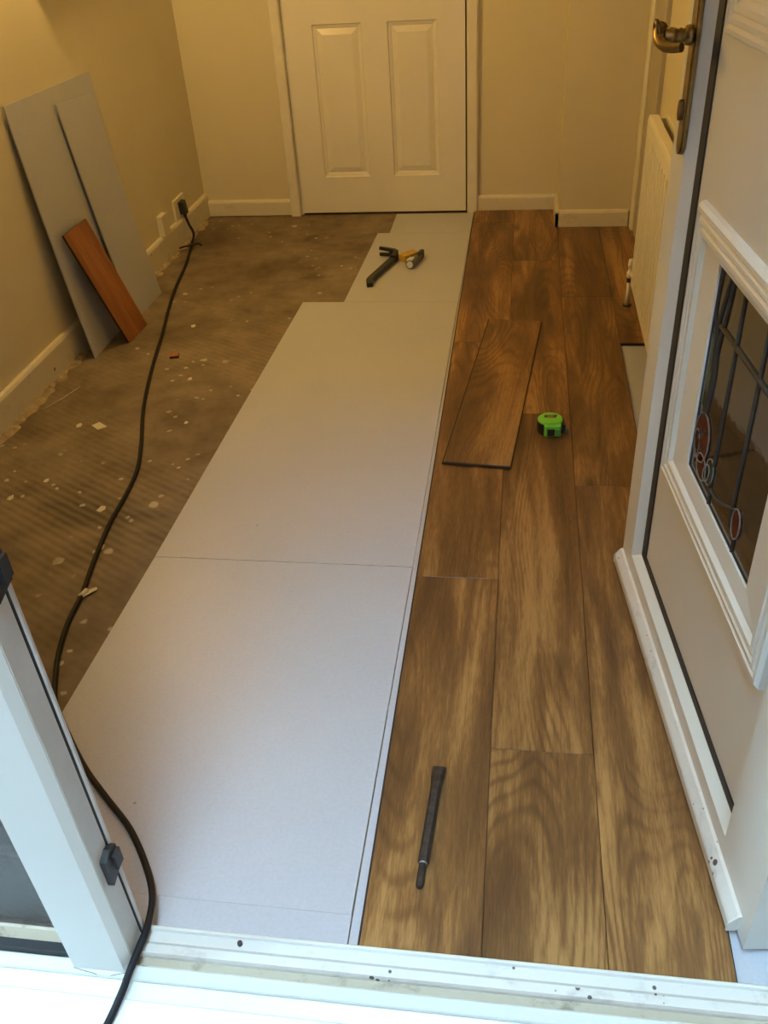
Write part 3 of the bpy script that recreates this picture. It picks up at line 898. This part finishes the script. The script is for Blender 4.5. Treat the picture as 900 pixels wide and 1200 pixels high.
obj('bracket', MB().box(RX + 0.062 + rx, -0.0015, RY1 - 0.2 + ry, RY1 - 0.17 + ry, RZ0 + 0.05, RZ1 - 0.05), 'rad', rd)
obj('bracket', MB().box(RX + 0.062 + rx, -0.0015, RY0 + 0.17 + ry, RY0 + 0.20 + ry, RZ0 + 0.05, RZ1 - 0.05), 'rad', rd)
vx, vy = RX - 0.012 + rx, RY1 + 0.022 + ry
vv = obj('valve', MB().tube([(vx + 0.01, vy, z_) for z_ in (0.118, 0.122, 0.140, 0.146, 0.158, 0.162, 0.185, 0.188)],
                            [0.008, 0.013, 0.013, 0.008, 0.008, 0.0115, 0.010, 0.006], 12), 'rad', rd)
obj('union', MB().tube([(vx + 0.01, vy, 0.132), (vx + 0.022, vy - 0.022, 0.132)], 0.009, 10), 'rad', vv)
obj('nut', MB().tube([(vx + 0.01, vy, 0.104), (vx + 0.01, vy, 0.118)], 0.0115, 6, smooth=False), 'brass_dk', vv)
obj('pipe', MB().tube([(vx + 0.01, vy, PZ1), (vx + 0.01, vy, 0.106)], 0.0085, 10), 'rad', rd)
obj('floor_collar', MB().tube([(vx + 0.01, vy, PZ1), (vx + 0.01, vy, PZ1 + 0.004)], 0.016, 12), 'black', rd)

# ------------------------------------------------------------------ socket, blank box and cable on the left wall
sy = 3.995
sk = thing('wall_socket', 'cream power socket low on the left wall with a black plug in it', 'socket', (wallx(sy), sy, 0.115))
obj('backbox', MB().box(0, 0.004, -0.070, 0.070, 0.0, 0.088), 'plate', sk)
obj('faceplate', MB().box(0.004, 0.012, -0.072, 0.072, -0.001, 0.089), 'plate', sk, bevel=0.003)
obj('rocker', MB().box(0.012, 0.0145, -0.052, -0.040, 0.058, 0.075), 'plate', sk)
by = 3.765
bb = thing('blank_box', 'cream surface-mounted blank box beside the power socket', 'junction box', (wallx(by), by, 0.082))
obj('box_body', MB().box(0, 0.022, -0.036, 0.036, 0.03, 0.115), 'plate', bb, bevel=0.002)
obj('box_lid', MB().box(0.022, 0.027, -0.038, 0.038, 0.028, 0.117), 'plate', bb, bevel=0.002)

cab = thing('power_cable', 'long black power cable running from the wall socket out over the sill', 'cable', (-1.10, 2.2, 0))
co = Vector((-1.10, 2.2, 0))
pxw = wallx(sy)
plug_m = MB().hexa([Vector(p) - co for p in (
    (pxw + 0.012, sy - 0.020, 0.128), (pxw + 0.012, sy + 0.026, 0.128), (pxw + 0.042, sy + 0.020, 0.128), (pxw + 0.042, sy - 0.016, 0.128),
    (pxw + 0.012, sy - 0.024, 0.188), (pxw + 0.012, sy + 0.030, 0.188), (pxw + 0.034, sy + 0.024, 0.186), (pxw + 0.034, sy - 0.020, 0.186))])
pg = obj('plug', plug_m, 'black', cab, bevel=0.004)
cr = 0.0058
path = [(pxw + 0.026, sy + 0.004, 0.130), (pxw + 0.028, sy + 0.004, 0.112), (pxw + 0.040, sy - 0.004, 0.080), (pxw + 0.062, sy - 0.025, 0.040), (-1.478, 3.865, 0.012),
        (-1.440, 3.667, cr), (-1.403, 3.423, cr), (-1.356, 3.187, cr), (-1.305, 2.966, cr), (-1.247, 2.688, cr), (-1.180, 2.418, cr), (-1.104, 2.185, cr),
        (-1.066, 2.046, cr), (-1.053, 1.918, cr), (-1.048, 1.792, cr), (-1.028, 1.638, cr), (-1.007, 1.516, cr), (-0.998, 1.406, cr), (-0.973, 1.298, cr),
        (-0.930, 1.189, cr + 0.003), (-0.896, 1.140, cr + 0.0062), (-0.860, 1.095, cr + 0.0058), (-0.789, 1.015, cr + 0.0056), (-0.721, 0.953, cr + 0.0056), (-0.653, 0.893, cr + 0.0064), (-0.597, 0.823, cr + 0.010),
        (-0.562, 0.764, 0.028), (-0.546, 0.706, 0.0425), (-0.548, 0.672, 0.039), (-0.555, 0.642, 0.026), (-0.563, 0.612, 0.008), (-0.575, 0.560, -0.004), (-0.600, 0.480, -0.010), (-0.64, 0.39, -0.020)]
obj('cord', MB().tube([Vector(p) - co for p in catmull(path, 6)], cr, 10), 'cable', cab)
obj('strain_relief', MB().tube([Vector(p) - co for p in ((pxw + 0.026, sy + 0.004, 0.132), (pxw + 0.026, sy + 0.004, 0.122), (pxw + 0.027, sy + 0.004, 0.112))], [0.0075, 0.0095, 0.0070], 10), 'black', pg)
tgp = Vector((-1.004, 1.512, 0)) - co
obj('cable_tag', MB().tube([tgp + Vector((-0.004, -0.014, cr)), tgp + Vector((0.004, 0.014, cr))], cr + 0.0009, 10), 'paper', cab)
obj('tag_flap', MB().hexa([tgp + Vector(p) for p in ((0.004, -0.012, 0.006), (0.028, 0.020, 0.004), (0.022, 0.028, 0.004), (-0.002, 0.008, 0.006),
                                                    (0.004, -0.012, 0.0068), (0.028, 0.020, 0.0048), (0.022, 0.028, 0.0048), (-0.002, 0.008, 0.0068))]), 'paper', cab)
# bent cable tie lying over the cable by the wall
tie = catmull([(-1.528, 3.862, 0.014), (-1.505, 3.852, 0.024), (-1.478, 3.858, 0.028), (-1.455, 3.905, 0.020), (-1.446, 3.925, 0.0045)], 5)
tc_ = Vector((-1.48, 3.87, 0.0))
tag(obj('cable_tie', MB().tube([p - tc_ for p in tie], 0.0042, 7), 'black', None, tc_), 'bent black tie crossing the cable near the power socket', 'cable tie')

# ------------------------------------------------------------------ tools
# chisel with hexagonal shaft
chs = thing('chisel', 'dark steel chisel with flared blade lying on the oak planks', 'chisel', (-0.122, 0.945, PZ1), (0, 0, math.radians(-3.2)))
def hexring(r, yv_, zc, sq=1.0, wx_=1.0):
    return [(math.cos(k * math.pi / 3) * r * wx_, yv_, zc + math.sin(k * math.pi / 3) * r * sq) for k in range(6)]
def loft(rings, smooth=False):
    m_ = MB()
    n__ = len(rings[0])
    m_.v = [p for r_ in rings for p in r_]
    for i in range(len(rings) - 1):
        for j in range(n__):
            j2 = (j + 1) % n__
            m_.f.append((i * n__ + j, i * n__ + j2, (i + 1) * n__ + j2, (i + 1) * n__ + j)); m_.sm.append(smooth)
    m_.f.append(tuple(range(n__ - 1, -1, -1))); m_.sm.append(False)
    m_.f.append(tuple(range((len(rings) - 1) * n__, len(rings) * n__))); m_.sm.append(False)
    return m_
zc = 0.0092
obj('shaft', loft([hexring(0.0085, -0.078, zc), hexring(0.0097, -0.076, zc), hexring(0.0097, 0.062, zc), hexring(0.0098, 0.080, zc, 0.9, 1.05)]), 'steel', chs)
obj('blade', loft([hexring(0.0098, 0.080, zc, 0.9, 1.05), hexring(0.0100, 0.100, zc, 0.60, 1.22), hexring(0.0100, 0.118, zc - 0.002, 0.36, 1.30), hexring(0.0100, 0.126, zc - 0.005, 0.16, 1.22)]), 'steel', chs)
obj('shank', MB().tube([(0, yq, zc) for yq in (-0.076, -0.078, -0.117, -0.119, -0.122)], [0.0052, 0.0064, 0.0064, 0.0062, 0.0046], 12), 'steel', chs)
obj('shank_collar', MB().tube([(0, -0.0775, zc), (0, -0.0800, zc)], 0.0078, 12), 'steel_lt', chs)

# pry bar
pb = thing('pry_bar', 'black flat pry bar with hooked forked claw on the grey underlay', 'pry bar', (-0.555, 3.57, 0.0046))
sh = catmull([(-0.030, -0.158, 0.008), (-0.036, -0.135, 0.012), (-0.034, -0.108, 0.014), (-0.010, -0.022, 0.014), (0.020, 0.085, 0.014), (0.031, 0.122, 0.015)], 5)
def strap(path_, w0, w1, t):
    rings = []
    n__ = len(path_)
    for i, p in enumerate(path_):
        tdir = (path_[min(i + 1, n__ - 1)] - path_[max(i - 1, 0)])
        side = Vector((tdir.y, -tdir.x, 0)).normalized()
        nrm = side.cross(tdir.normalized())
        w = w0 + (w1 - w0) * i / (n__ - 1)
        rings.append([p - side * w - nrm * t, p + side * w - nrm * t, p + side * w + nrm * t, p - side * w + nrm * t])
    return loft(rings)
obj('shaft', strap(sh, 0.0125, 0.0135, 0.0095), 'bar', pb, bevel=0.002)
obj('heel', strap([Vector(p) for p in ((0.029, 0.114, 0.016), (0.038, 0.138, 0.019), (0.038, 0.158, 0.021), (0.026, 0.172, 0.022), (0.008, 0.178, 0.023))], 0.0115, 0.0095, 0.0165), 'bar', pb, bevel=0.002)
for zt in (0.010, -0.010):
    obj('claw_tine', strap([Vector(p) for p in ((0.012, 0.177, 0.023 + zt), (-0.010, 0.184, 0.023 + zt * 1.15), (-0.037, 0.192, 0.023 + zt * 1.35))], 0.0085, 0.0050, 0.0062), 'bar', pb)

# yellow and grey hand tool lying by the pry bar
ht = thing('hand_tool', 'small tool with yellow block and grey body beside the pry bar', 'tool', (-0.445, 3.690, 0.0046))
yb_ = obj('yellow_block', MB().box(-0.040, 0.040, -0.022, 0.022, 0.0, 0.030), 'yellow', ht, (-0.018, 0.030, 0.0), (0, 0, math.radians(48)), bevel=0.003)
obj('grey_body', MB().tube([(0.028, 0.042, 0.018), (0.024, 0.010, 0.018), (0.014, -0.030, 0.018), (0.004, -0.066, 0.019), (0.0, -0.084, 0.019)], [0.012, 0.017, 0.015, 0.019, 0.0185], 14), 'grey_pl', ht)
obj('dark_clip', MB().box(-0.009, 0.009, -0.034, 0.030, 0.004, 0.036), 'black', ht, (0.032, 0.026, 0), (0, 0, math.radians(-14)), bevel=0.003)
obj('pale_face', MB().tube([(-0.0002, -0.083, 0.0195), (-0.001, -0.0872, 0.0195)], [0.0150, 0.0130], 14), 'pale', ht)
obj('pale_top', MB().hexa([(-0.014, -0.080, 0.034), (0.010, -0.082, 0.034), (0.016, -0.044, 0.034), (-0.004, -0.042, 0.034),
                           (-0.013, -0.079, 0.0395), (0.009, -0.081, 0.0395), (0.015, -0.046, 0.0385), (-0.003, -0.044, 0.0385)]), 'pale', ht)

# tape measure
tm = thing('tape_measure', 'lime green and black tape measure standing on the oak planks', 'tape measure', (0.106, 2.300, PZ1), (0, 0, math.radians(6)))
def dring(r, zz, front=-0.030):
    out = []
    for k in range(28):
        g = 2 * math.pi * k / 28
        x, q = math.cos(g) * r, math.sin(g) * r
        out.append((x, max(q, front) if q < front else q, zz))
    return out
obj('case', loft([dring(0.0345, 0.0), dring(0.0375, 0.004), dring(0.0375, 0.032), dring(0.0365, 0.036)], True), 'black', tm)
obj('green_cap', loft([dring(0.0365, 0.036), dring(0.0362, 0.0385), dring(0.0330, 0.0415), dring(0.0300, 0.0420)], True), 'green', tm)
obj('green_front', MB().hexa([(-0.020, -0.0405, 0.002), (0.026, -0.0405, 0.002), (0.028, -0.020, 0.002), (-0.022, -0.020, 0.002),
                              (-0.020, -0.0400, 0.037), (0.026, -0.0400, 0.037), (0.028, -0.020, 0.0385), (-0.022, -0.020, 0.0385)]), 'green', tm, bevel=0.003)
obj('front_label', MB().box(-0.013, 0.008, -0.0418, -0.0400, 0.006, 0.027), 'black', tm)
obj('front_label', MB().box(0.010, 0.023, -0.0415, -0.0400, 0.008, 0.024), 'green_dk', tm)
obj('top_label', MB().hexa([(-0.018, 0.004, 0.0419), (0.016, 0.000, 0.0419), (0.022, 0.016, 0.0419), (-0.015, 0.018, 0.0419),
                            (-0.018, 0.004, 0.0426), (0.016, 0.000, 0.0426), (0.022, 0.016, 0.0426), (-0.015, 0.018, 0.0426)]), 'label_dk', tm)
obj('top_label', MB().box(-0.008, 0.009, 0.005, 0.013, 0.0424, 0.0429), 'label_or', tm)
obj('grip', MB().box(0.030, 0.0425, -0.020, 0.024, 0.0, 0.030), 'black', tm, bevel=0.004)
obj('tape_hook', MB().box(0.040, 0.050, -0.022, -0.004, 0.0, 0.014), 'grey_pl', tm, bevel=0.001)

# ------------------------------------------------------------------ scraps on the concrete
wbk = thing('wood_block', 'tiny dark brown wood offcut on the concrete near the cable', 'wood offcut', (-1.200, 2.790, 0), (0, 0, 0.25))
obj('block_core', MB().box(-0.016, 0.016, -0.016, 0.016, 0.0, 0.007), 'hdf_or_gap', wbk)
obj('block_face', MB().box(-0.0155, 0.0155, -0.0155, 0.0155, 0.007, 0.0085), 'wood_red', wbk)
pp = MB().hexa([(-0.028, 0.004, 0), (0.002, -0.022, 0), (0.026, -0.004, 0), (-0.010, 0.024, 0), (-0.028, 0.004, 0.0016), (0.002, -0.022, 0.0016), (0.026, -0.004, 0.0030), (-0.010, 0.024, 0.0022)])
tag(obj('paper_scrap', pp, 'paper', None, (-1.282, 2.298, 0)), 'four-cornered pale scrap lying on the combed concrete', 'scrap')
tag(obj('straw', MB().tube([(-0.035, -0.075, 0.002), (0.0, 0.0, 0.003), (0.022, 0.080, 0.002)], 0.0013, 6), 'paper', None, (-1.478, 2.475, 0)), 'thin pale stalk on the concrete by the left skirting', 'straw')
random.seed(21)
for (x, y_, r) in ((-1.352, 2.302, 0.009), (-1.385, 1.90, 0.010), (-1.10, 1.862, 0.011), (-1.09, 2.62, 0.008), (-1.21, 3.05, 0.009), (-1.32, 1.99, 0.007), (-1.035, 1.70, 0.009), (-1.01, 2.33, 0.007)):
    ring = [(math.cos(k * 1.2566 + r * 900) * r * (0.7 + 0.6 * random.random()), math.sin(k * 1.2566 + r * 900) * r * 1.5 * (0.7 + 0.6 * random.random())) for k in range(5)]
    tag(obj('paint_flake', MB().prism(ring, 'z', 0, 0.0012), 'paper', None, (x, y_, 0)), 'small pale paint flake lying loose on the concrete', 'paint flake', 'loose paint flakes on the concrete')

# ------------------------------------------------------------------ wall lamp on the left wall, above the picture
ly, lz_ = 2.88, 1.50
lamp = thing('wall_lamp', 'lit wall lamp on the left cream wall above the leaning boards', 'lamp', (wallx(ly), ly, lz_))
obj('wall_plate', MB().tube([(0.0, 0, 0), (0.012, 0, 0)], [0.055, 0.050], 20), 'brass', lamp)
obj('lamp_arm', MB().tube(catmull([(0.010, 0, 0), (0.06, 0, -0.02), (0.12, 0, -0.01), (0.13, 0, 0.03)], 5), 0.006, 8), 'brass', lamp)
obj('bulb', MB().tube([(0.13, 0, q) for q in (0.03, 0.045, 0.065, 0.085, 0.10, 0.108)], [0.012, 0.016, 0.028, 0.030, 0.020, 0.006], 14), 'bulb', lamp)
ld = bpy.data.lights.new('lamp_light', 'POINT')
ld.energy = LAMP_WATTS
ld.color = LAMP_COLOR
ld.shadow_soft_size = 0.05
lo_ = bpy.data.objects.new('lamp_light', ld)
COL.objects.link(lo_)
lo_.parent = lamp
lo_.location = (0.15, 0, 0.15)

# ------------------------------------------------------------------ porch outside, with unseen walls added to narrow the daylight
struct('porch_ground', MB().box(-4.0, 3.0, -4.0, 0.42, -0.22, -0.12), 'paving', 'grey paved ground outside the entrance', 'paving')

struct('wall_skyblock_right', MB().box(0.52, 0.70, -1.7, 0.60, -0.12, 5.0), 'brick', 'brick wall added on the right to block daylight', 'wall')  # unseen wall, added and made tall to cut daylight from the right
struct('wall_house', MB().box(-3.2, -1.62, 0.60, 0.72, -0.12, 2.90), 'brick', 'brick house wall beside the side window', 'wall')
struct('wall_house_top', MB().box(-1.62, 0.80, 0.55, 0.60, 2.12, 2.90), 'brick', 'brick house wall above the entrance', 'wall')

struct('wall_skyblock_front', MB().box(-8.0, 8.0, -2.3, -2.1, -0.12, 4.75), 'brick', 'tall brick wall added opposite the entrance to block low sky', 'wall')  # unseen wall, added; its height limits how deep daylight reaches indoors

# shallow cupboard further along the left wall; its shadow falls into the picture
cy0 = 3.42
cb = thing('wall_cupboard', 'shallow white cupboard on the left wall beyond the wall lamp', 'cupboard', (wallx(cy0), cy0, 1.22))
obj('carcass', MB().box(0.001, 0.046, -0.325, 0.325, 0.0, 0.45), 'doorw', cb)
obj('cupboard_door', MB().box(0.046, 0.056, -0.322, 0.322, 0.003, 0.447), 'doorw', cb, bevel=0.002)

struct('wall_skyblock_left', MB().box(-1.25, -1.07, -2.1, 0.44, -0.12, 5.0), 'brick', 'tall brick wall added on the side-window side to block daylight', 'wall')  # unseen wall, added to keep side daylight off the open door leaf
